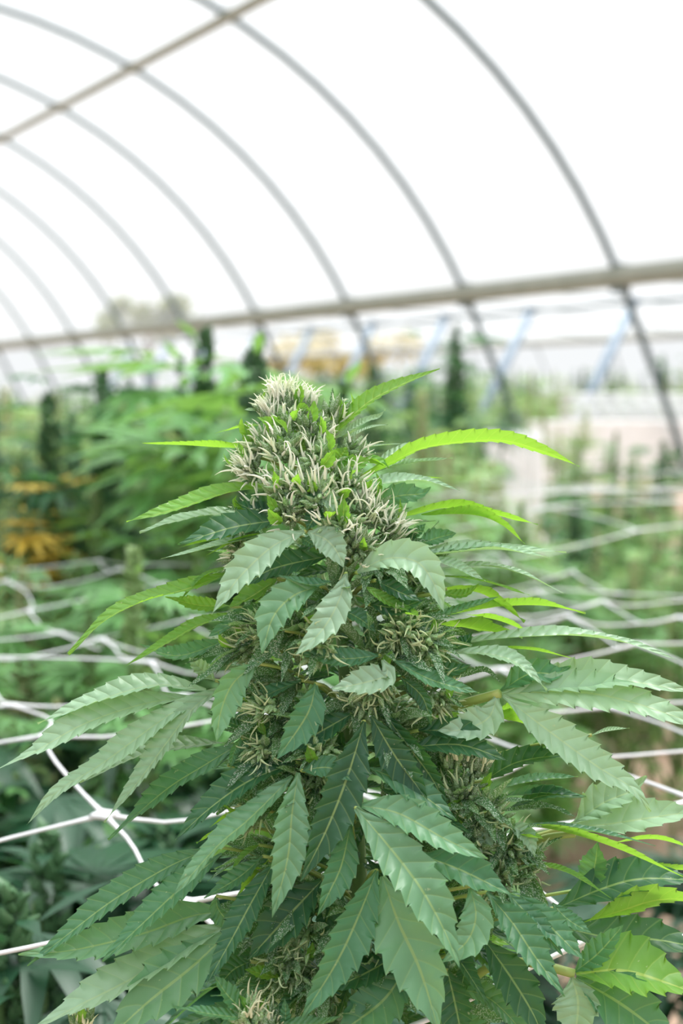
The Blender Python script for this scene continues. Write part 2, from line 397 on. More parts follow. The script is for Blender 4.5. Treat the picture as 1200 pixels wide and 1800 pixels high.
# white panels and sheet by the hoop foot
ax = (CR, Vector((CF.x, CF.y, 0)).normalized(), Vector((0, 0, 1)))
root = empty('panel_stack', at(1110, 740, 12.4)*1.0); root.location.z = 0
def sub(mb, name, parent, m, smooth=False):
    return mb.build(name, m, parent, smooth, origin=None)
def rel(o, root): o.location = -root.location; return o
tag(root, 'stack of white corrugated panels on a bench beside the hoop foot', 'panel stack')
for k in range(7):
    mb = MB(); c = at(1125, 738-7*k, 12.6); n = 36
    vs = []
    for i in range(n+1):
        for e in (-1, 1):
            for hh in (0, .02):
                vs.append(c + ax[0]*(-.66+1.5*i/n + .02*math.sin(k*3)) + ax[1]*(e*.35) + ax[2]*(hh + .004*math.sin(i*1.7+k)))
    fs = []
    for i in range(n):
        a = 4*i; b_ = a+4
        fs += [(a, a+1, b_+1, b_), (a+2, b_+2, b_+3, a+3), (a+1, a+3, b_+3, b_+1), (a, b_, b_+2, a+2)]
    fs += [(0, 2, 3, 1), (4*n, 4*n+1, 4*n+3, 4*n+2)]
    mb.add(vs, fs); rel(sub(mb, 'panel', root, M_SHEET), root)
mb = MB(); box(mb, at(1110, 790, 11.9), 1.7, .6, .47, ax); rel(sub(mb, 'bench_top', root, M_SHEET), root)
for sx in (-.68, .68):
    mb = MB(); c = at(1110, 835, 12.0) + ax[0]*sx; box(mb, Vector((c.x, c.y, c.z/2)), .06, .06, c.z, ax); rel(sub(mb, 'leg', root, M_SHEET), root)
mb = MB(); nx, nz = 24, 30; vs = []
sa, sb = at(852, 758, 7.6), at(952, 758, 7.6)
for i in range(nx+1):
    for j in range(nz+1):
        u = i/nx; v = j/nz; p = sa.lerp(sb, u); p = p + CR*((u-.5)*.10*v)
        p = p + Vector((CF.x, CF.y, 0))*(.035*math.sin(u*19+v*1.5)*(.3+v)); p.z = sa.z*(1-v)
        vs.append(p)
mb.add(vs, [(i*(nz+1)+j, (i+1)*(nz+1)+j, (i+1)*(nz+1)+j+1, i*(nz+1)+j+1) for i in range(nx) for j in range(nz)])
o = mb.build('plastic_sheet', M_SHEET, origin=Vector((sa.x, sa.y, 0))); tag(o, 'white plastic sheet hanging to the ground, left below the white panels', 'sheet')
md = o.modifiers.new('t', 'SOLIDIFY'); md.thickness = .006

# ------------------------------------------------------------------ field plants
def fan(mb, p, d, up, size, nl=7, droop=.3, simple=True):
    d = d.normalized(); b = d.cross(up).normalized(); n = b.cross(d).normalized()
    for i in range(nl):
        a = (i-(nl-1)/2)*.42; s = math.cos(a*.9)*.65+.38
        e = d*math.cos(a)+b*math.sin(a)
        simple_leaf(mb, p, e.normalized(), n, size*s*ru(.85, 1.1), size*.16*(.6+.5*s), droop)
def cola(bmb, lmb, p, h, r, nleaf=16, size=.11, lean=Vector((0, 0, 0))):
    for i in range(int(90*h/.15)):
        s = rnd(); a = ru(0, 6.28); rr = r*(1-s*.75)
        c = p + Vector((0, 0, h*s)) + lean*s + Vector((math.cos(a), math.sin(a), 0))*rr*ru(.3, 1)
        q = r*.24*(1-s*.4)*ru(.7, 1.3); e = Vector((math.cos(a)*.7, math.sin(a)*.7, ru(.4, 1.4))).normalized()
        u = e.orthogonal().normalized(); w = e.cross(u)
        vs = [c + e*q*z + (u*math.cos(t)+w*math.sin(t))*q*x for x, z in ((.7, -.7), (1, 0), (.12, 2.0)) for t in (0, 1.57, 3.14, 4.71)]
        fs = [(g*4+j, g*4+(j+1) % 4, (g+1)*4+(j+1) % 4, (g+1)*4+j) for g in range(2) for j in range(4)] + [(3, 2, 1, 0)]
        bmb.add(vs, fs)
    for i in range(int(nleaf*1.7)):
        s = i/(nleaf*1.7); a = i*2.4+ru(-.3, .3); d = Vector((math.cos(a), math.sin(a), ru(.1, .8)-.4*(1-s)))
        c = p + Vector((0, 0, h*s*.95)) + lean*s
        if s > .4: simple_leaf(lmb, c + d*r*.5, d.normalized(), Vector((0, 0, 1)), size*ru(.35, .7)*(1.3-s*.6), size*.10, .15)
        else: 
            fan(lmb, c + d.normalized()*ru(.02, .05), d, Vector((0, 0, 1)), size*ru(.7, 1.1), random.choice((3, 5, 5, 7)), ru(.15, .5))
def proto(kind, H, spread, ncola, leafm, budm, size=.092, dens=1.15, seed=0):
    random.seed(seed)
    root = empty('cannabis_plant')
    st = MB(); lv = MB()
    tube(st, [Vector((0, 0, 0)), Vector((.01, 0, H*.5)), Vector((0, .01, H*.93))], [.014, .011, .004], 8)
    tops = [(Vector((0, 0, H*.72)), H*.27, .046 if kind in 'ce' else .032)]
    for i in range(ncola-1):
        a = i*2.4+ru(-.3, .3); r = spread*ru(.45, 1); z = H*ru(.58, .84)
        tops.append((Vector((r*math.cos(a), r*math.sin(a), z)), H*ru(.10, .17), .022))
        tube(st, [Vector((0, 0, z*.45)), Vector((r*.6*math.cos(a), r*.6*math.sin(a), z*.7)), Vector((r*math.cos(a), r*math.sin(a), z))], [.007, .005, .004], 6)
    st.build('stem', M_STEM, root)
    for p, h, r in tops:
        bm_ = MB(); cola(bm_, lv, p, h, r, int(18*dens), size); bm_.build('flower_bud', budm, root)
    for i in range(int(95*dens)):                     # side branches' fan leaves
        a = ru(0, 6.28); z = H*ru(.20, .97)**1.0; r = spread*math.sqrt(rnd())*(1.15-.5*z/H)
        fan(lv, Vector((r*math.cos(a), r*math.sin(a), z)), Vector((math.cos(a), math.sin(a), ru(-.3, .6))), Vector((0, 0, 1)), size*ru(.8, 1.3), random.choice((5, 7, 7)), ru(.1, .5))
    lv.build('foliage', leafm, root)
    return root
M_GOLD = leaf_mat('dying_leaf_gold', (.55, .42, .08), (.55, .42, .12), (.8, .6, .1), VEIN, veins=False, tw=.4, var=.5)
M_FBUD = leaf_mat('field_bud_green', (.22, .34, .13), (.22, .34, .13), (.3, .5, .1), VEIN, veins=False, tw=.2, var=.5)
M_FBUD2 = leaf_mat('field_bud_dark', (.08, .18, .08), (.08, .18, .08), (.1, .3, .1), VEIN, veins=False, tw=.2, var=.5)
M_FBUD3 = leaf_mat('field_bud_cream', (.50, .52, .28), (.5, .5, .3), (.4, .5, .2), VEIN, veins=False, tw=.2, var=.4)
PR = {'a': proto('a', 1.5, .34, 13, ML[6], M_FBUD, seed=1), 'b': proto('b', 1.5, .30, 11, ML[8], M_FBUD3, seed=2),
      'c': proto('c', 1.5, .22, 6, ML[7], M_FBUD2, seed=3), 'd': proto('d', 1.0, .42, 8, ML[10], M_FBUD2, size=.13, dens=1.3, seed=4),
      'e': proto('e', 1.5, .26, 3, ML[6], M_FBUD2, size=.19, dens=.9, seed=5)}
used = set()
def plant(kind, px, topy, d, label, group=None, rz=None, sx=1.0):
    """a plant whose tip stands at depth d; its height follows from where the tip is"""
    tip = at(px, topy, d); P = PR[kind]
    if kind in used:
        r = P.copy(); COL.objects.link(r)
        for ch in P.children:
            c = ch.copy(); COL.objects.link(c); c.parent = r
    else: r = P; used.add(kind)
    H0 = 1.0 if kind == 'd' else 1.5
    s = tip.z/(H0*.99); r.location = (tip.x, tip.y, 0); r.scale = (s*sx, s*sx, s); r.rotation_euler = (0, 0, ru(0, 6.28) if rz is None else rz)
    for k in list(r.keys()): del r[k]
    tag(r, label, 'cannabis plant', group); return r
random.seed(21)
PR['f'] = proto('f', 1.5, .16, 3, M_GOLD, M_FBUD, seed=9)
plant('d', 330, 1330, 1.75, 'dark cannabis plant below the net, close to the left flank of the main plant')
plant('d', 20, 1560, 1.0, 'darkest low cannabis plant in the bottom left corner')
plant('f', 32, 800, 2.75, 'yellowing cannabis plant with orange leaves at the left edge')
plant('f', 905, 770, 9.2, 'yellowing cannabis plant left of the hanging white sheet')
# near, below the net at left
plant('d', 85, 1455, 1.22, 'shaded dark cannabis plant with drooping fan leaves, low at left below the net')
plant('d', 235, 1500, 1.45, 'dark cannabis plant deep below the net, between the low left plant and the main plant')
plant('d', -40, 1300, 1.55, 'dark leafy cannabis plant at the left edge, just above the low shaded one')
plant('d', 120, 1230, 1.9, 'green cannabis plant behind the net line, above the low shaded plant')
plant('a', 235, 965, 1.75, 'light green cannabis plant with a pale bud tip, left of the main plant')
plant('b', 40, 1000, 2.2, 'light green leafy cannabis plant under the blurred net at the left edge')
plant('b', 120, 1040, 2.7, 'pale leafy cannabis plant filling under the blurred net, left of the pale-tipped plant')
plant('e', 448, 598, 2.3, 'tall cannabis plant with long arching leaves directly behind the tip of the main plant')
plant('e', 358, 575, 2.9, 'tall dark-tipped cannabis plant left of the one behind the main tip')
plant('c', 182, 640, 3.1, 'slender dark cannabis plant leaning up at upper left')
plant('c', 85, 690, 2.9, 'slender dark cannabis plant next to the orange leaves at the left')
plant('c', 128, 730, 3.6, 'dark cannabis plant between the two slender ones at upper left')
plant('b', 10, 680, 4.0, 'light green cannabis plant at the far left edge under the hoops')
plant('a', 285, 700, 3.8, 'blurred green cannabis plant between the slender dark one and the tall dark-tipped one')
# right side
plant('c', 803, 572, 6.2, 'tall narrow dark cannabis plant standing above the field right of centre')
plant('c', 655, 640, 5.0, 'dark cannabis plant right behind the long upper leaf')
plant('b', 742, 690, 4.6, 'light green cannabis plant below the tall narrow one')
plant('a', 815, 700, 8.2, 'green cannabis plant between the tall narrow one and the white sheet')
plant('b', 955, 690, 9.0, 'light cannabis plant beside the left end of the white panels')
plant('a', 1082, 760, 6.6, 'small dark-topped cannabis plant standing before the white panels')
plant('c', 1165, 775, 6.2, 'dark cannabis plant before the white panels at the right edge')
plant('b', 790, 790, 3.9, 'yellowish cannabis plant among the blurred ones right of the main plant')
plant('a', 690, 800, 3.2, 'green cannabis plant close behind the right side of the main plant')
plant('b', 1050, 930, 4.6, 'cannabis plant with a pale brownish bud tip, right edge below the panels')
plant('a', 920, 960, 4.4, 'mid green cannabis plant below the hanging white sheet')
plant('c', 1010, 860, 5.6, 'dark cannabis plant behind the net right of the hanging sheet')
plant('b', 1150, 900, 5.0, 'pale green cannabis plant at the right edge behind the net')
plant('a', 1190, 1010, 4.2, 'bright green cannabis plant at the right edge above the soil path')
plant('d', 1230, 1500, 1.9, 'dark green low plant at the right edge below the net')
# field rows further off
n = 0
MORE = [('a', 700, 850, 2.9, 'leafy cannabis plant just behind the right flank of the main plant'),
 ('b', 770, 760, 4.2, 'cannabis plant with pale tips left of the net knots'), ('a', 765, 880, 3.6, 'bushy green cannabis plant left of the hanging sheet, close behind the main plant'),
 ('e', 900, 960, 3.9, 'long-leaved cannabis plant where the soil path begins'), ('a', 980, 960, 4.4, 'green cannabis plant above the soil path, left of the brown-tipped one'),
 ('b', 1110, 985, 4.3, 'pale-tipped cannabis plant right of the brown-tipped one'), ('a', 1210, 900, 4.7, 'green cannabis plant cut by the right edge, behind the net'),
 ('a', 1070, 850, 5.6, 'cannabis plant between the hanging sheet and the right edge'), ('b', 1130, 820, 6.0, 'light cannabis plant below the white panels'),
 ('a', 1030, 830, 6.4, 'cannabis plant right beside the hanging sheet'), ('c', 1010, 900, 5.0, 'dark cannabis plant in the gap right of the hanging sheet'),
 ('a', 745, 745, 5.0, 'green cannabis plant a little left of the narrow dark one'), ('b', 985, 790, 8.4, 'pale cannabis plant left of the panel bench'),
 ('a', 560, 760, 3.6, 'green cannabis plant hidden behind the main tip'), ('a', 700, 720, 5.8, 'green cannabis plant near the tip of the long upper leaf'),
 ('b', 400, 800, 2.6, 'green cannabis plant close behind the left of the main tip'), ('a', 330, 860, 2.3, 'leafy cannabis plant left of the main tip'),
 ('b', 60, 860, 3.0, 'pale green cannabis plant above the net at the far left'), ('a', 170, 860, 2.6, 'green cannabis plant above the net at left'),
 ('b', 230, 740, 4.6, 'pale cannabis plant between the slender dark ones'), ('a', 20, 790, 3.4, 'green cannabis plant below the orange leaves at left')]
for kk, px_, ty_, dd_, lb_ in MORE: plant(kk, px_, ty_, dd_, lb_)
for row, (Xr, y0, y1, st) in enumerate([(9.8, 7, 30, .95), (11.6, 6, 30, 1.05), (13.6, 7, 30, 1.2), (18.5, 10, 34, 1.5)]):
    y = y0
    while y < y1:
        P = Vector((Xr+ru(-.2, .2), y, 0)); v = P - CP; dz = v.dot(CF); sx = v.dot(CR)/dz*FPX+600
        if -80 < sx < 1280:
            topz = ru(1.55, 1.8) + (.3 if row >= 2 else 0); tip = P + Vector((0, 0, topz)); vv = tip-CP
            ppx = vv.dot(CR)/vv.dot(CF)*FPX+600
            if row == 0 and (ppx > 940 and y < 12.5): y += st; continue
            ppy = 900-vv.dot(CU)/vv.dot(CF)*FPX
            if ppx > 930 and row == 0 and False: pass
            plant(random.choice('aabbcb'), ppx, ppy, vv.dot(CF), 
                  ['cannabis plant in the far row just beyond the roof gutter line', 'cannabis plant in the second far row, under the next bay', 'cannabis plant in the third far row, behind the leaning posts', 'cannabis plant in the most distant row at the horizon'][row],
                  ['first far row of plants', 'second far row of plants', 'third far row of plants', 'most distant row of plants'][row])
            n += 1
        y += st*ru(.85, 1.15)
for row, (Xr, y0, y1, st) in enumerate([(2.2, 6.2, 26, .9), (4.2, 7.5, 30, 1.0), (6.4, 8.5, 30, 1.1)]):
    y = y0
    while y < y1:
        P = Vector((Xr+ru(-.2, .2), y, 0)); v = P - CP; sx = v.dot(CR)/v.dot(CF)*FPX+600
        if -80 < sx < 900:
            topz = ru(1.38, 1.6); tip = P + Vector((0, 0, topz)); vv = tip-CP
            plant(random.choice('aabbc'), vv.dot(CR)/vv.dot(CF)*FPX+600, 900-vv.dot(CU)/vv.dot(CF)*FPX, vv.dot(CF),
                  ['blurred cannabis plant in the row left of the tall dark-tipped plant', 'blurred cannabis plant in the middle row inside the tunnel', 'blurred cannabis plant in the row along the near gutter posts'][row],
                  ['left row inside the tunnel', 'middle row inside the tunnel', 'row along the gutter posts'][row])
        y += st*ru(.85, 1.15)

# ------------------------------------------------------------------ trellis net
NH = .28; NZ = CAM_H-NH; NA = YAW - math.radians(24.1)          # mesh direction
NY = Vector((math.sin(NA), math.cos(NA), 0)); NX = Vector((math.cos(NA), -math.sin(NA), 0)); NL = .150*NH/.24
n0 = at(183, 1430, NH*math.cos(PITCH)/( (1430-900)/FPX*math.cos(PITCH) - math.sin(PITCH)) )
n0.z = 0
def net(name, i0, i1, j0, j1, label, org, zf, amp, r, seed, skip=lambda i, j: False, NL=NL):
    rg = random.Random(seed); root_m = MB(); kn = MB(); Pn = {}
    for i in range(i0, i1+1):
        for j in range(j0, j1+1):
            jx = .012*rg.uniform(-1, 1)*(amp/.01); jy = .012*rg.uniform(-1, 1)*(amp/.01)
            Pn[i, j] = org + NX*(NL*i+jx) + NY*(NL*j+jy) + Vector((0, 0, zf(i, j)+amp*rg.uniform(-1, 1)))
    if org is n0:
        Pn[0, 0] = org+Vector((0, 0, NZ))
    for (i, j), p in Pn.items():
        for q, side in (((i+1, j), NY), ((i, j+1), NX)):
            if q in Pn and not skip(i, j):
                e = Pn[q]; w = side*rg.uniform(-.016, .016) + Vector((0, 0, rg.uniform(-.018, .004)))
                w2 = side*rg.uniform(-.01, .01)
                L = e-p
                tube(root_m, crom([p, p+L*.3+w, p+L*.7+w*.6+w2, e], 9), [r*1.7, r*1.15, r, r, r, r, r, r*1.15, r*1.7], 6, cap=False)
        if skip(i, j): continue
        # knot: a small four-armed lump
        vs = []; K = 12; R0 = r*3.8
        for ring, (q, h) in enumerate(((0, 1.1), (.75, .9), (1, 0), (.75, -.9), (0, -1.1))):
            for t in range(K):
                a = 2*math.pi*t/K; rr = R0*q*(1+.55*max(0, math.cos(4*a))**2)
                vs.append(p + NX*rr*math.cos(a) + NY*rr*math.sin(a) + Vector((0, 0, h*r*1.3)))
        kn.add(vs, [(g*K+t, g*K+(t+1) % K, (g+1)*K+(t+1) % K, (g+1)*K+t) for g in range(4) for t in range(K)])
    o = root_m.build(name, M_NET, origin=org+Vector((0, 0, NZ)))
    k = kn.build('knots', M_NET, o); k.location = -o.location; k['kind'] = 'stuff'
    tag(o, label, 'trellis net'); return o
def zf1(i, j): return NZ + .012*math.sin(i*1.3+j*.7)
net('trellis_net', -9, 6, -2, 8, 'white plastic trellis net stretched level around the main plant', n0, zf1, .010, .0013, 4,
    skip=lambda i, j: False)
net('trellis_net', 3, 14, 4, 9, 'blurred white trellis net over the plants on the right of the photo', n0, lambda i, j: NZ+.03*math.sin(i*.9+j*.6), .022, .0019, 9, NL=NL*2.3)

# ================================================================== THE MAIN PLANT
Z0 = .70; PXM = Z0/FPX
AXY = [640, 700, 800, 900, 1000, 1200, 1500, 1800, 2400]
AXX = [497, 508, 543, 572, 596, 612, 625, 640, 650]
RY = [670, 700, 740, 800, 900, 1000, 1100, 1200, 1400, 1800]
RR = [6, 32, 52, 92, 125, 150, 178, 188, 195, 215]
def axx(y): return float(np.interp(y, AXY, AXX))
def rad(y): return float(np.interp(y, RY, RR))
base = at(640, 1800, Z0); HERO = Vector((base.x, base.y, 0))
hero = empty('cannabis_plant', HERO)
tag(hero, 'large sharp cannabis plant with a frosted flowering tip, in front of everything', 'cannabis plant')
def hchild(o, parent=None):
    o.parent = parent or hero
    o.location = Vector(o.location) - (HERO if parent is None else Vector((0, 0, 0))); return o
# main stem
mb = MB(); pts = [Vector((0, 0, 0)), Vector((.01, .0, .5))] + [at(axx(y), y, Z0)-HERO for y in (2300, 1800, 1500, 1200, 1000, 900, 800, 730)]
tube(mb, pts, [.010, .010, .008, .006, .005, .0045, .004, .003, .0025, .002], 10); mb.build('stem', M_STEM, hero)

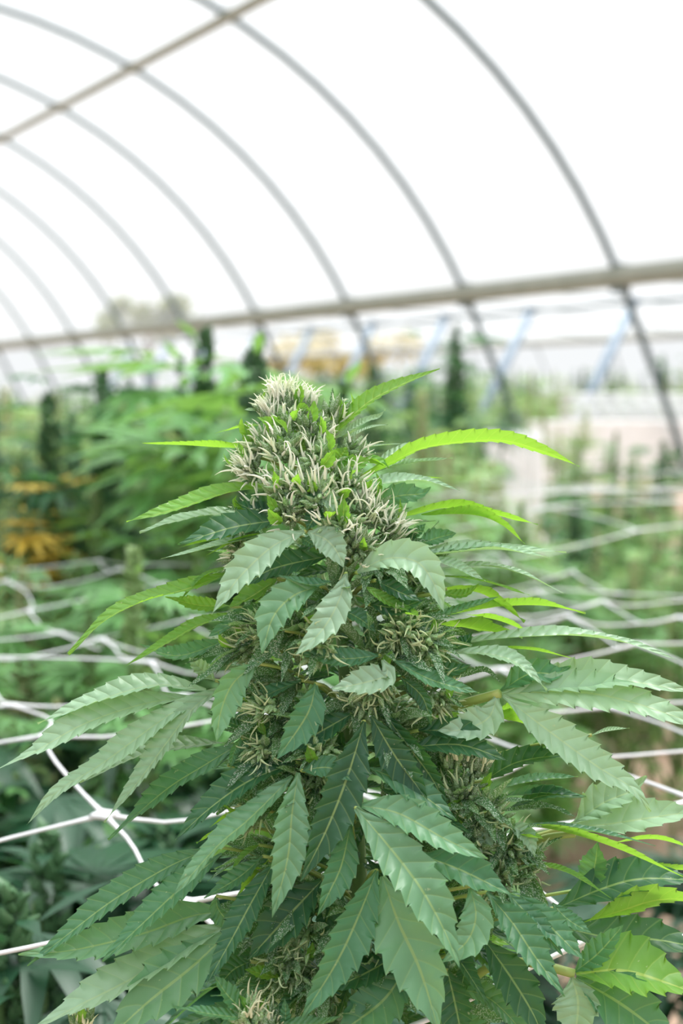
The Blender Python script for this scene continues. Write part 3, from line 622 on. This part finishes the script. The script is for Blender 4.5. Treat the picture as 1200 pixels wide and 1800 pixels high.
# leaflets: fan | kind | apparent width px | tilt deg | depth shift at base, at tip (cm) | midrib in picture order
# tilt 0 = upper side towards the camera side, 90 = upper side to the sky, over 90 = seen from below
LT = """
a 3 22 108 0 -1 462,790 400,786 250,779
b 3 16 80 0 -1 465,748 430,750 377,762
c 3 26 25 -1.5 -2 522,760 485,748 451,733
- 3 16 15 -1.7 -2.2 490,772 478,758 465,744
- 2 8 60 -.5 -1 458,723 429,720
- 1 13 50 -.5 -1.5 472,798 445,805 418,816
- 2 9 50 0 -.5 445,803 420,802 399,805
d 3 38 66 -.5 -3 495,855 400,866 310,895 222,917
d 2 30 68 0 -2 445,900 370,905 300,918 245,936
e 0 42 40 -2.6 -4 505,912 420,925 365,940 313,957
e 0 40 35 -1.5 -2 505,893 460,888 422,872
e 0 26 50 -2 -2.5 500,905 450,898 412,882
f 2 22 72 -1.6 -4 500,935 400,955 340,970 283,982
f 3 16 100 -1.4 -3 480,940 420,950 361,977
f 3 12 100 -1 -2 400,945 360,952 315,962
g 2 54 22 -4.2 -6 535,934 480,960 425,1010 398,1045 372,1080
g 2 48 12 -4.4 -5.6 541,935 572,948 592,970 604,998
g 1 20 30 -4 -4.4 530,945 545,955 562,962
- 3 15 40 -2.6 -3 518,845 495,830 470,826
h 3 30 55 -1 -1.5 575,775 615,735 655,702 715,672 773,648
h 3 12 62 -.8 -.4 545,733 590,716 645,704
h 3 14 30 -.4 0 580,745 595,722 602,702
i 2 14 50 0 .3 590,770 640,742 665,732 677,720
i 2 10 70 0 .5 600,775 650,752 682,746
- 2 8 80 0 .5 622,790 670,783 710,780
- 3 12 75 -.8 -.8 610,805 640,805 670,810
j 3 38 25 -2.6 -2.4 578,845 605,825 652,806
- 3 32 5 -2.4 -2.4 588,818 600,800 610,786
k 3 36 118 -.8 -2 640,835 690,812 750,786 870,774 950,792 1018,820
k 2 20 60 -.3 .5 655,818 710,790 740,782 752,771
k 2 17 72 -.8 -.6 640,838 700,818 795,805
k 3 10 95 0 0 645,842 700,840 781,840
l 2 24 62 -2 -2.6 600,878 660,852 740,845 808,862
l 1 38 30 -1 -.8 655,887 700,872 740,868 757,856
m 3 30 112 -1 -1.4 700,908 790,892 870,905 945,922
m 3 26 112 -1.2 -2 740,905 830,905 880,922 922,956
m 2 10 75 -1 -1 690,915 740,918 772,915
n 0 30 40 -2 -2.2 655,962 700,945 732,930
n 1 18 30 -2 -2 720,948 735,935 748,920
n 1 30 40 -1.5 -1 735,957 770,945 802,937
o 2 24 66 -1.5 -2.4 650,958 740,972 840,960 995,971
o 2 26 72 -2 -3 700,982 770,975 870,966 965,980
p 2 54 24 -4.6 -6.4 628,1006 680,982 732,988 762,1025 780,1076
p 2 18 50 -2.4 -3.4 740,985 790,992 853,1021
q 2 22 74 -1.6 -2.4 760,1000 850,995 920,1010 990,1043
q 3 15 80 -2 -3 755,1012 840,1020 930,1046
- 3 20 10 -2.2 -2.2 523,797 533,780 542,764
- 3 20 5 -2.8 -2.8 526,832 533,815 539,802
- 3 14 5 -1.8 -2 556,765 560,752 559,741
- 3 15 15 -1.4 -1.6 520,722 532,716 545,722
r 2 28 14 -3.8 -4.4 544,876 574,878 596,903
r 3 22 30 -3.9 -4.2 574,893 598,908 616,924
- 1 12 20 -3.8 -4 522,896 540,878 559,864
- 0 32 12 -3.8 -4.2 565,890 552,910 539,932
- 1 14 20 -3.8 -4 650,960 638,945 627,929
aa 3 34 62 -2 -5 425,1000 330,1035 250,1058 185,1090 120,1150
aa 3 13 70 -2 -3 420,995 360,1012 318,1053
ab 3 24 35 -2 -2.6 405,1065 350,1064 290,1049
ab 3 24 62 -2.6 -4.6 450,1075 360,1095 300,1126 218,1172
ab 1 28 50 -3 -4 460,1060 420,1090 365,1120
ac 1 28 45 -2 -2.6 405,1122 330,1150 290,1150 245,1132
ac 4 16 50 -3 -4 458,1132 400,1162 325,1211
- 3 34 45 -3.2 -3.8 488,1018 440,1050 400,1069
- 0 42 32 -3.6 -4 572,978 480,1000 425,1031
- 2 28 15 -1 -1 378,1196 350,1172 330,1148
ad 2 40 55 -1.5 -3 362,1213 270,1205 160,1236 66,1272
ad 2 46 50 -2 -4 355,1224 260,1236 150,1272 60,1322 -12,1356
ad 2 38 46 -2.6 -4.6 385,1208 300,1255 180,1342 100,1392 47,1450
ad 2 36 46 -3 -4.6 400,1205 345,1240 290,1310 250,1365 183,1446
- 9 50 22 -4.6 -5.8 452,1166 410,1200 388,1250 380,1306
ae 2 34 60 -1.8 -2.6 400,1306 320,1312 250,1326 140,1375
ae 1 38 45 -2.6 -4 440,1296 360,1345 290,1390 190,1476
ae 1 30 40 -3 -3.6 512,1258 460,1286 412,1328
- 1 24 50 -3.8 -4 530,1196 470,1222 408,1263
- 0 16 30 -3.4 -3.8 480,1292 420,1276 365,1253
- 1 16 10 -3.4 -3.6 424,1296 410,1325 405,1351
af 9 58 20 -4.8 -6.2 560,1030 515,1048 480,1085 460,1149
af 1 20 60 -4.8 -5 586,1022 545,1028 489,1012
ag 2 50 14 -5 -6.6 608,1008 597,1052 568,1105 518,1153
- 3 18 40 -4.6 -5 640,1030 690,1062 737,1076
- 1 28 35 -4.6 -5 604,1072 635,1090 660,1111
ah 1 32 30 -5 -5.2 668,1152 600,1158 520,1148
ah 2 48 14 -5.4 -6.4 672,1160 680,1186 640,1200 580,1212
ah 1 26 45 -5 -5.6 690,1160 760,1196 842,1218
ah 0 24 15 -5 -5.4 703,1190 742,1225 759,1278
- 4 18 20 -4.8 -5 500,1108 482,1140 505,1163
- 1 54 16 -5 -6.2 555,1202 540,1255 487,1334
- 0 46 25 -4.6 -5 616,1256 560,1288 505,1318
ai 0 68 10 -5.4 -6.8 640,1268 612,1360 575,1455 528,1549
ai 0 52 12 -5.2 -5.8 652,1258 695,1330 735,1385 752,1412
ai 0 42 15 -4.6 -5 674,1252 720,1315 760,1370 788,1427
ai 1 46 25 -5.4 -6 650,1350 700,1372 762,1412 802,1443
ai 0 22 35 -4.8 -5 668,1385 730,1420 786,1458
aj 1 36 20 -5.4 -6 530,1354 580,1350 623,1374
aj 9 58 8 -5.6 -7 524,1358 513,1430 505,1510 478,1614
aj 9 40 45 -5 -7 514,1364 440,1438 380,1490 300,1580
ak 1 44 40 -3 -5 380,1488 300,1522 200,1582 120,1642 48,1698
ak 1 46 36 -3.4 -6 390,1500 330,1550 260,1615 180,1690
al 9 62 38 -3 -5 410,1602 340,1610 250,1642 130,1670 32,1678
al 2 60 44 -3.6 -6 408,1622 330,1660 230,1722 130,1772 50,1815
al 9 90 20 -4 -6.4 404,1636 340,1698 260,1762 185,1830
- 0 46 25 -5 -7 482,1515 440,1590 405,1655 362,1731
- 1 28 35 -4.6 -5.4 462,1505 420,1542 358,1579
- 3 26 100 -3.6 -4 472,1512 440,1550 414,1582
- 0 72 15 -4.4 -5.4 566,1547 505,1612 435,1688
- 1 50 14 -5.4 -7 616,1450 600,1520 580,1565 557,1611
am 1 66 14 -6 -8 662,1530 632,1605 592,1690 528,1793
am 9 96 10 -6 -8 672,1540 700,1620 738,1705 772,1815
an 9 76 14 -6.4 -9 625,1420 680,1484 738,1560 780,1635 808,1702
an 9 56 25 -6 -7 628,1415 700,1430 780,1474 857,1510
- 1 56 25 -5.4 -6.6 738,1502 810,1530 900,1574
- 9 56 10 -6 -7.4 826,1558 836,1610 820,1655 776,1692
- 0 50 22 -5 -5.6 698,1680 640,1712 575,1742
- 1 82 15 -5.2 -6.4 712,1705 670,1762 590,1820
- 0 60 10 -5 -6 786,1705 800,1765 815,1840
- 0 50 15 -4 -4.4 600,1565 580,1600 562,1650
ao 1 52 20 -5 -7 855,1568 900,1622 940,1682 992,1752
ao 1 34 28 -4.8 -6 890,1568 940,1622 990,1681
ao 1 44 25 -4.6 -6 915,1573 970,1632 1026,1688
ao 1 26 35 -4 -4.8 970,1588 1000,1618 1040,1641
- 0 64 12 -4.6 -6 850,1650 900,1722 938,1785 955,1830
- 0 30 15 -4.6 -5 826,1672 815,1715 808,1752
ap 1 42 25 -3.6 -4.4 1010,1708 1052,1675 1096,1625
ap 3 92 38 -3.6 -4 1012,1712 1100,1708 1230,1748
ap 1 92 20 -3.8 -5 1012,1718 1095,1768 1190,1840
ap 2 74 12 -3.8 -5 1005,1718 1016,1765 1008,1840
aq 0 66 34 -1.5 -1.5 980,1595 1060,1562 1130,1545 1230,1548
aq 3 50 120 -2 -2.6 1025,1622 1090,1602 1160,1582 1250,1582
aq 0 70 34 -1.6 -2 985,1630 1080,1650 1150,1652 1240,1668
ar 3 22 110 -2.6 -4 900,1450 980,1460 1080,1490 1215,1548
ar 1 18 75 -2.6 -3 900,1448 1000,1455 1080,1470 1152,1487
as 2 60 38 -1 -1.6 1000,1452 1060,1450 1130,1440 1230,1424
as 2 58 30 -1 -1 1010,1446 1060,1412 1110,1390 1136,1364
- 3 14 60 -3 -4 930,1514 1000,1535 1074,1579
at 1 50 10 -1 -1 1030,1562 1045,1522 1050,1480
at 1 20 20 -1 -1 1060,1552 1075,1530 1089,1508
at 3 24 100 0 0 1075,1482 1150,1475 1220,1492
at 3 24 110 0 0 1080,1546 1150,1532 1230,1525
au 0 38 40 -2 -2.4 850,1372 910,1340 998,1325
au 1 26 45 -1.6 -1.8 928,1334 968,1306 1010,1306
au 1 24 62 -1.6 -1.8 870,1385 950,1372 1016,1365
au 1 24 62 -1.8 -2 880,1400 960,1394 1030,1400
au 0 30 55 -2 -2.4 900,1418 960,1398 1027,1402
av 4 18 60 -2 -2.6 880,1425 960,1420 1012,1436
av 4 12 60 -3.4 -3.8 850,1406 890,1408 938,1406
- 2 30 14 -3.6 -4.4 893,1448 925,1468 940,1506
- 2 28 14 -3.8 -4.2 842,1446 852,1475 834,1502
aw 2 56 12 -3.4 -4.6 874,1222 858,1262 815,1282 767,1285
aw 1 42 40 -2.4 -2.4 880,1214 930,1185 975,1184 1003,1171
aw 2 52 42 -2.2 -3 880,1217 960,1203 1080,1196 1220,1216
aw 2 66 34 -2.6 -4 882,1220 1000,1216 1100,1232 1240,1278
aw 2 60 22 -3 -5 884,1223 960,1282 1050,1348 1110,1385 1143,1427
ax 3 32 112 -1.4 -2.4 858,1256 920,1272 986,1302
ax 3 30 100 -1.4 -1.4 872,1245 895,1250 918,1256
- 2 10 60 -2 -2 1040,1292 1070,1284 1106,1280
ay 0 36 32 -4 -4.4 735,1284 800,1285 864,1298
ay 0 42 35 -4.4 -4.6 725,1312 810,1310 892,1337
az 3 24 112 -1.4 -2 790,1080 880,1066 960,1065 1029,1078
az 3 34 118 -1.2 -1.6 775,1098 840,1106 918,1121
az 3 20 104 -.6 -1 820,1080 880,1092 942,1118
ba 2 30 68 -2.4 -4 790,1132 880,1122 1000,1117 1100,1130 1190,1160
ba 3 15 100 -1.6 -2 850,1140 930,1142 1006,1157
ba 2 28 52 -3 -4.4 795,1146 860,1150 912,1168 961,1213
- 3 18 50 -2.6 -2.8 772,1042 815,1046 843,1025
- 3 28 110 -1.6 -2.2 785,1035 850,1045 922,1093
- 0 24 30 -2.6 -2.6 785,1142 815,1132 831,1110
- 1 20 60 -2.8 -3 728,1096 790,1078 879,1048
- 4 26 25 -3.6 -3.8 730,1100 765,1115 783,1140
- 0 26 35 -3.6 -3.6 745,1182 795,1180 829,1168
- 4 11 40 -2.6 -2.4 800,1192 850,1178 882,1202
- 0 36 30 -4.4 -4.8 650,1062 700,1068 748,1052
- 0 28 32 -4.4 -4.8 660,1020 700,1040 742,1058
- 0 40 30 -3 -3.4 400,1345 450,1330 500,1322
bb 0 44 42 -4 -5.6 520,1340 440,1372 370,1420 308,1476
bb 4 30 45 -3.8 -4.6 505,1362 440,1390 380,1432
- 3 16 100 -3 -3.4 440,1420 400,1435 368,1455
- 3 18 100 -3 -3.4 420,1450 380,1465 345,1482
- 3 16 60 -3.4 -3.8 455,1485 430,1505 408,1528
- 1 26 40 -4 -4 380,1575 385,1600 420,1640
- 2 34 30 -3 -3.4 500,1590 460,1605 430,1620
- 0 40 25 -3.6 -4.4 440,1690 410,1705 385,1732
- 3 22 45 -4.4 -4.6 495,1720 460,1712 430,1704
bc 1 30 30 -6.4 -7 430,1778 400,1750 376,1714
bc 1 20 55 -6.6 -8 440,1790 380,1784 305,1770
bc 1 18 10 -6.4 -6.6 500,1810 502,1780 500,1755
bc 1 20 55 -6.4 -7.4 480,1800 560,1800 600,1786
"""
def mk_leaf(i, k, wpx, tilt, d0, d1, P, mb):
    n = len(P); pts = []
    cum = [0]
    for a, b in zip(P, P[1:]): cum.append(cum[-1]+math.hypot(b[0]-a[0], b[1]-a[1]))
    for (x, y), c in zip(P, cum): pts.append(at(x, y, Z0 + (d0+(d1-d0)*c/cum[-1])*.01))
    ax_ = (pts[-1]-pts[0]).normalized(); mid = sum(pts, Vector())/n; tc = (CP-mid).normalized()
    nc = (tc-ax_*tc.dot(ax_)).normalized(); sd_ = ax_.cross(nc)
    ref = Vector((0, 0, 1)) if abs(ax_.z) < .8 else CR*(1 if P[-1][0] < P[0][0] else -1)
    if abs(ax_.z) < .8:
        if sd_.dot(ref) < 0: sd_ = -sd_
    elif sd_.dot(ref) < 0: sd_ = -sd_
    t = math.radians(tilt); nr = nc*math.cos(t)+sd_*math.sin(t)
    w = wpx*PXM/max(abs(math.cos(t)), .72)*1.0
    rg = random.Random(i*7+1)
    leaflet(mb, pts, w, nr, fold=rg.uniform(.2, .42), curl=rg.uniform(-.25, .25), seed=i)
    return pts
fans = {}
rows = [l.split() for l in LT.strip().splitlines()]
rows.sort(key=lambda r: 0)
nleaf = 0
for i, r in enumerate(rows):
    fid, k, wpx, tilt, d0, d1 = r[0], int(r[1]), float(r[2]), float(r[3]), float(r[4]), float(r[5])
    P = [tuple(map(float, q.split(','))) for q in r[6:]]
    Lpx = sum(math.hypot(b[0]-a[0], b[1]-a[1]) for a, b in zip(P, P[1:]))
    if fid == '-': fid = '_%d' % i
    fans.setdefault(fid, []).append((i, k, wpx, tilt, d0, d1, P, Lpx))
PET = {'ad': [(480, 1162), (425, 1185), (385, 1212)], 'al': [(560, 1560), (480, 1600), (440, 1612), (406, 1618)],
       'ap': [(800, 1770), (830, 1722), (870, 1697), (930, 1692), (1010, 1712)], 'aw': [(740, 1255), (790, 1244), (830, 1232), (878, 1219)],
       'ar': [(880, 1500), (930, 1485), (960, 1472), (1010, 1466)], 'as': [(860, 1480), (940, 1470), (1005, 1450)]}
PW = {'ap': .0022, 'aw': .0022, 'al': .0018, 'ad': .0015, 'ar': .0017}
for fid, ls in fans.items():
    big = max(l[7] for l in ls)
    x0, y0 = ls[0][6][0]; dd = ls[0][4]
    # leaf stalk from the stem to the leaf base
    pm = MB()
    if fid in PET:
        q = PET[fid]; m = len(q); pp = [at(x, y, Z0 + (dd*(.35+.65*j/(m-1)))*.01) for j, (x, y) in enumerate(q)]
        tube(pm, crom(pp, 14), [PW.get(fid, .0013)]*14, 8)
    else:
        ya = y0+25+abs(x0-axx(y0))*.12
        a = at(axx(ya)+(x0-axx(ya))*.25, ya, Z0+dd*.0035); c = at(x0, y0, Z0+dd*.01)
        tube(pm, crom([a, a.lerp(c, .6)+Vector((0, 0, .002)), c], 8), [.0009]*8, 6)
    if len(ls) > 1 or big > 150:
        fo = pm.build('fan_leaf', M_PET); fo.parent = hero; fo.location = -HERO
        for l in ls:
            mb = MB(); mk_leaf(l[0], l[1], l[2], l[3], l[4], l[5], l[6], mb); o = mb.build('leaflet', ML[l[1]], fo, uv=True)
    else:
        l = ls[0]; mb = MB(); mk_leaf(l[0], l[1], l[2], l[3], l[4], l[5], l[6], mb)
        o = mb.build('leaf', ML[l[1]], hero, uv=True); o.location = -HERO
        s_ = pm.build('leaf_stalk', M_PET, o)

# dense dark inner leaves around the stem
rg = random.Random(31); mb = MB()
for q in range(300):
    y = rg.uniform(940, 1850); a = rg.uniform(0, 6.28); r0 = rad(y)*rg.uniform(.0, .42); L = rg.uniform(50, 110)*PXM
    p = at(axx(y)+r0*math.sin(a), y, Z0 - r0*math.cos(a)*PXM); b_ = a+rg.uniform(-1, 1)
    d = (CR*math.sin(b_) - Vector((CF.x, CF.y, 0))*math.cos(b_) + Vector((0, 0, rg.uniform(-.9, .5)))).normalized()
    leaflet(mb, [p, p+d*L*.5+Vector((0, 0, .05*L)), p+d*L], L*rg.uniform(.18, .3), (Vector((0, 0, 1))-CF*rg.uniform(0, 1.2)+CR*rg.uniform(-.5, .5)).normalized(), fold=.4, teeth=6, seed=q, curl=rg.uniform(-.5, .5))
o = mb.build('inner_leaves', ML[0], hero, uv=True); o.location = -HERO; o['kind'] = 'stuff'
# leaves further inside and behind
rg = random.Random(77); fi = 0
for y in range(905, 1860, 22):
    for side in (-1, 1):
        R_ = rad(y); a = side*rg.uniform(.5, 2.6); L = (50+(y-900)*.13)*rg.uniform(.7, 1.25)
        x0 = axx(y)+R_*.45*math.sin(a); z0 = -R_*.45*math.cos(a)*PXM*100
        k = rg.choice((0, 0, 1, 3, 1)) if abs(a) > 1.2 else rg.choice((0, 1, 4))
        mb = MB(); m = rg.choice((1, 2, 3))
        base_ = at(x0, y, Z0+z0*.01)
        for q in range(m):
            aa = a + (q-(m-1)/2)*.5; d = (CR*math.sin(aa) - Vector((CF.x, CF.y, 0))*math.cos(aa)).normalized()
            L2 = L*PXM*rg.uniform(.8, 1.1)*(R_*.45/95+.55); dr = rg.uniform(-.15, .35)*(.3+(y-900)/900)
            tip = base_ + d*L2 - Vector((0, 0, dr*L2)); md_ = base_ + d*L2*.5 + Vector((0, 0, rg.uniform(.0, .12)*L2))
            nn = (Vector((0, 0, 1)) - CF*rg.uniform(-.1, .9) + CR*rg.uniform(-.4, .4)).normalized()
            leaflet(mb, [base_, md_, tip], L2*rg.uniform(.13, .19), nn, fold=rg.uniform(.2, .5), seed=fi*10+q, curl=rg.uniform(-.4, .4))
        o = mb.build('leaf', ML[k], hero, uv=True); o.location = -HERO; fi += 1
# ------------------------------------------------------------------ flower buds
def calyx(mb, p, d, L, r, rg):
    u = d.orthogonal().normalized(); w = d.cross(u); n = 7; vs = []
    for s, q in ((0, .35), (.18, .85), (.42, 1), (.68, .66), (.88, .28), (1.05, .03)):
        bend = u*(.12*L*s*s)
        for j in range(n):
            a = 2*math.pi*j/n; vs.append(p + d*(L*s) + bend + (u*math.cos(a)+w*math.sin(a))*r*q)
    mb.add(vs, [(g*n+j, g*n+(j+1) % n, (g+1)*n+(j+1) % n, (g+1)*n+j) for g in range(5) for j in range(n)])
def pistil(mb, p, d, L, r, rg):
    side = Vector((rg.gauss(0, 1), rg.gauss(0, 1), rg.gauss(0, 1))).normalized(); side = (side-d*side.dot(d)).normalized()
    c = rg.uniform(.05, .5)*L
    pts = [p, p+d*L*.35+side*c*.05, p+d*L*.7+side*c*.35, p+d*L*rg.uniform(.75, 1)+side*c*.95]
    tube(mb, crom(pts, 7), [r*1.7, r*1.7, r*1.5, r*1.25, r*.95, r*.6, r*.2], 5, cap=False)
def rv(rg): return Vector((rg.gauss(0, 1), rg.gauss(0, 1), rg.gauss(0, 1))).normalized()
def bud(px, py, dep, dirv, R, nc, npis, pl, pm, sugar=3, sl=60, seed=0, up=.5, spread=1.0, pw=.00038, bracts=0):
    """a flower cluster: bracts, hair-like pistils and small frosted leaves; R and sl in picture pixels at the plant"""
    rg = random.Random(seed); C = at(px, py, Z0+dep*.01); Rm = R*PXM
    cb, pb, sb = MB(), MB(), MB()
    for _ in range(int(nc*2.0)):
        e = (rv(rg)*spread + dirv*.9 + Vector((0, 0, up*.5))).normalized()
        p = C + rv(rg)*Rm*rg.uniform(.2, .6) + e*Rm*rg.uniform(.1, .5)
        e2 = (e + Vector((0, 0, up)) + rv(rg)*.35).normalized()
        calyx(cb, p, e2, rg.uniform(.0050, .0090), rg.uniform(.0009, .0017), rg)
    for _ in range(int(npis*.55)):
        e = (rv(rg)*spread + dirv*.9 + Vector((0, 0, up*.6))).normalized()
        p = C + rv(rg)*Rm*.3 + e*Rm*rg.uniform(.5, .95)
        pistil(pb, p, (e + Vector((0, 0, up)) + rv(rg)*.45).normalized(), pl*rg.uniform(.6, 1.2)*PXM, pw*rg.uniform(.8, 1.2), rg)
    for _ in range(sugar):
        e = (rv(rg)*.9 + dirv*1.0).normalized(); L = sl*PXM*rg.uniform(.6, 1.25)
        p = C + e*Rm*.3; tip = p + e*L + Vector((0, 0, rg.uniform(-.35, .25)*L))
        m_ = p.lerp(tip, .5) + Vector((0, 0, L*rg.uniform(-.02, .14)))
        nn = (Vector((0, 0, 1)) - CF*rg.uniform(.1, 1.0) + rv(rg)*.5).normalized()
        leaflet(sb, [p, m_, tip], L*rg.uniform(.17, .27), nn, fold=.45, teeth=6, seed=rg.randint(0, 9999), curl=rg.uniform(-.5, .5))
    if bracts:
        bb = MB()
        for _ in range(bracts):
            e = (rv(rg)*.5 + dirv + Vector((0, 0, .4))).normalized(); L = rg.uniform(.009, .014)
            p = C + rv(rg)*Rm*.5 + e*Rm*.7; dd = (Vector((0, 0, 1))*rg.uniform(.2, 1.2) + e*.5 + rv(rg)*.5).normalized()
            leaflet(bb, [p, p+dd*L*.5+e*.001, p+dd*L], L*rg.uniform(.36, .5), e, fold=.5, teeth=4, seed=rg.randint(0, 9999))
    o = cb.build('flower_bud', ML[5]); o.parent = hero; o.location = -HERO
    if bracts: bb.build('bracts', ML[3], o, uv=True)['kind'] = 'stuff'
    if npis: pb.build('pistils', pm, o)['kind'] = 'stuff'
    if sugar: sb.build('sugar_leaves', ML[4], o, uv=True)['kind'] = 'stuff'
T = -CF   # towards the camera
ex = [  # crown of the cola
 (497, 722, -.2, Vector((0, 0, 1)), 30, 26, 210, 40, M_PIS, 2, 30, .9), (528, 728, -.3, (CR*.4+Vector((0, 0, 1))), 24, 18, 130, 38, M_PIS, 2, 30, .8),
 (478, 740, -.6, (-CR*.5+Vector((0, 0, .8))), 22, 16, 120, 36, M_PIS, 2, 30, .7), (505, 750, -1.2, T, 26, 20, 30, 30, M_PIS, 2, 30, .8),
 (462, 783, -.8, (-CR+T*.3), 24, 16, 45, 34, M_PIS, 2, 30, .5), (448, 828, -1.2, (-CR+T*.3), 28, 20, 130, 38, M_PIS, 2, 34, .45),
 (500, 795, -2., T, 36, 34, 40, 32, M_PIS, 3, 34, .7), (550, 770, -1.6, T+CR*.4, 34, 30, 45, 34, M_PIS, 3, 34, .8),
 (585, 740, -.6, CR+T*.3+Vector((0, 0, .6)), 26, 18, 30, 30, M_PIS, 3, 40, .8),
 (612, 800, -1., CR+T*.3, 30, 20, 35, 34, M_PIS, 3, 50, .6), (560, 815, -2.6, T, 36, 34, 40, 34, M_PIS, 3, 34, .7),
 (505, 860, -2.8, T-CR*.3, 38, 34, 60, 38, M_PIS, 3, 40, .6), (555, 868, -3.2, T, 40, 40, 60, 38, M_PIS, 3, 40, .7),
 (605, 858, -2.4, T+CR*.4, 34, 30, 60, 40, M_PIS, 3, 44, .6), (640, 905, -2.4, T+CR*.6, 34, 28, 70, 42, M_PIS, 3, 44, .6),
 (675, 935, -2.0, T*.6+CR, 34, 26, 80, 44, M_PIS, 3, 50, .5), (510, 905, -3.2, T, 36, 30, 40, 34, M_PIS, 4, 46, .5),
 (590, 925, -3.8, T, 38, 34, 40, 34, M_PIS, 4, 40, .5), (625, 965, -3.8, T+CR*.2, 38, 34, 46, 34, M_PIS, 4, 44, .5),
 (425, 968, -1.6, (-CR+T*.3), 24, 14, 60, 34, M_PIS, 2, 40, .3), (450, 905, -1.6, (-CR+T*.4), 28, 16, 30, 30, M_PIS, 3, 50, .3),
 # the side bud at right
 (798, 1345, -3.2, Vector((0, 0, 1))+T*.4, 34, 30, 60, 34, M_PIS2, 3, 34, .9), (838, 1358, -3.0, Vector((0, 0, 1))+T*.4+CR*.3, 30, 22, 40, 32, M_PIS2, 3, 40, .9),
 (810, 1400, -3.4, T, 40, 40, 36, 34, M_PIS3, 10, 70, .5), (850, 1430, -3.2, T+CR*.3, 42, 36, 26, 32, M_PIS3, 12, 66, .4),
 (830, 1480, -3.4, T, 42, 34, 24, 32, M_PIS3, 12, 60, .3), (890, 1490, -2.8, T+CR*.5, 40, 30, 26, 32, M_PIS3, 12, 70, .3),
 (920, 1520, -2.4, T+CR*.6, 40, 26, 30, 32, M_PIS3, 12, 80, .2), (870, 1545, -3.2, T, 44, 30, 16, 32, M_PIS3, 12, 74, .1),
 # the small bud poking in at the bottom
 (435, 1800, -6.2, Vector((0, 0, 1))+T*.3, 34, 30, 46, 32, M_PIS2, 2, 60, .8), (470, 1812, -6.0, Vector((0, 0, 1))+T*.3, 30, 26, 34, 30, M_PIS2, 2, 50, .8),
 (145, 1815, -5.0, Vector((0, 0, 1)), 22, 16, 30, 30, M_PIS2, 1, 30, .9),
 # tufts on the left flank
 (470, 1112, -3.4, -CR+T*.6, 38, 20, 70, 34, M_PIS3, 5, 80, .1), (440, 1135, -3.0, -CR+T*.4, 34, 18, 60, 34, M_PIS3, 5, 90, .0),
 (475, 1245, -3.8, -CR+T*.6, 36, 18, 60, 34, M_PIS3, 5, 80, .0), (465, 1320, -3.6, -CR+T*.6, 34, 18, 50, 32, M_PIS3, 5, 80, .0),
 (455, 1430, -3.6, -CR+T*.5, 34, 18, 40, 32, M_PIS3, 6, 90, -.1), (560, 1325, -4.6, T, 34, 20, 24, 30, M_PIS3, 4, 60, .2),
 (655, 1205, -4.6, T, 40, 26, 40, 34, M_PIS3, 4, 50, -.2), (700, 1110, -4.0, T+CR*.3, 44, 26, 90, 32, M_PIS3, 5, 60, .0),
 (745, 1135, -3.4, T+CR*.5, 40, 22, 70, 32, M_PIS3, 5, 70, .0), (760, 1225, -3.2, T+CR*.5, 44, 22, 70, 32, M_PIS3, 5, 70, -.1),
 (560, 1130, -4.4, T, 44, 24, 50, 32, M_PIS3, 5, 60, -.1), (510, 1700, -3.8, T, 50, 22, 60, 34, M_PIS3, 7, 80, -.2),
 (540, 1640, -3.8, T, 44, 20, 40, 34, M_PIS3, 6, 80, -.2),
]
for i, (x, y, d, dv, R, nc, npi, pl, pm, sg, sl, up) in enumerate(ex):
    bud(x, y, d, dv.normalized(), R, nc, npi, pl, pm, sg, sl, seed=100+i, up=up, pw=.00038 if i < 32 else .00031, bracts=2 if 2 < i < 21 else 1)
# the rest of the flowering stem, all the way round
rg = random.Random(5); cnt = 0
for j in range(26):
    y = 960 + j*34
    for q in range(2):
        a = rg.uniform(-1.5, 1.5) if (j+q) % 4 else rg.uniform(1.6, 4.7)
        r = rad(y)*.66
        dv = (CR*math.sin(a) - CF*math.cos(a) + Vector((0, 0, .1))).normalized()
        bud(axx(y)+r*math.sin(a), y+rg.uniform(-14, 14), -r*math.cos(a)*PXM*100, dv, 46, 18, 24 if y < 1500 else 10, 30, M_PIS3, 9, 105, seed=500+cnt, up=-.1, pw=.00030)
        cnt += 1
print('leaf rows', len(rows), 'buds', len(ex)+cnt, 'far plants', n)
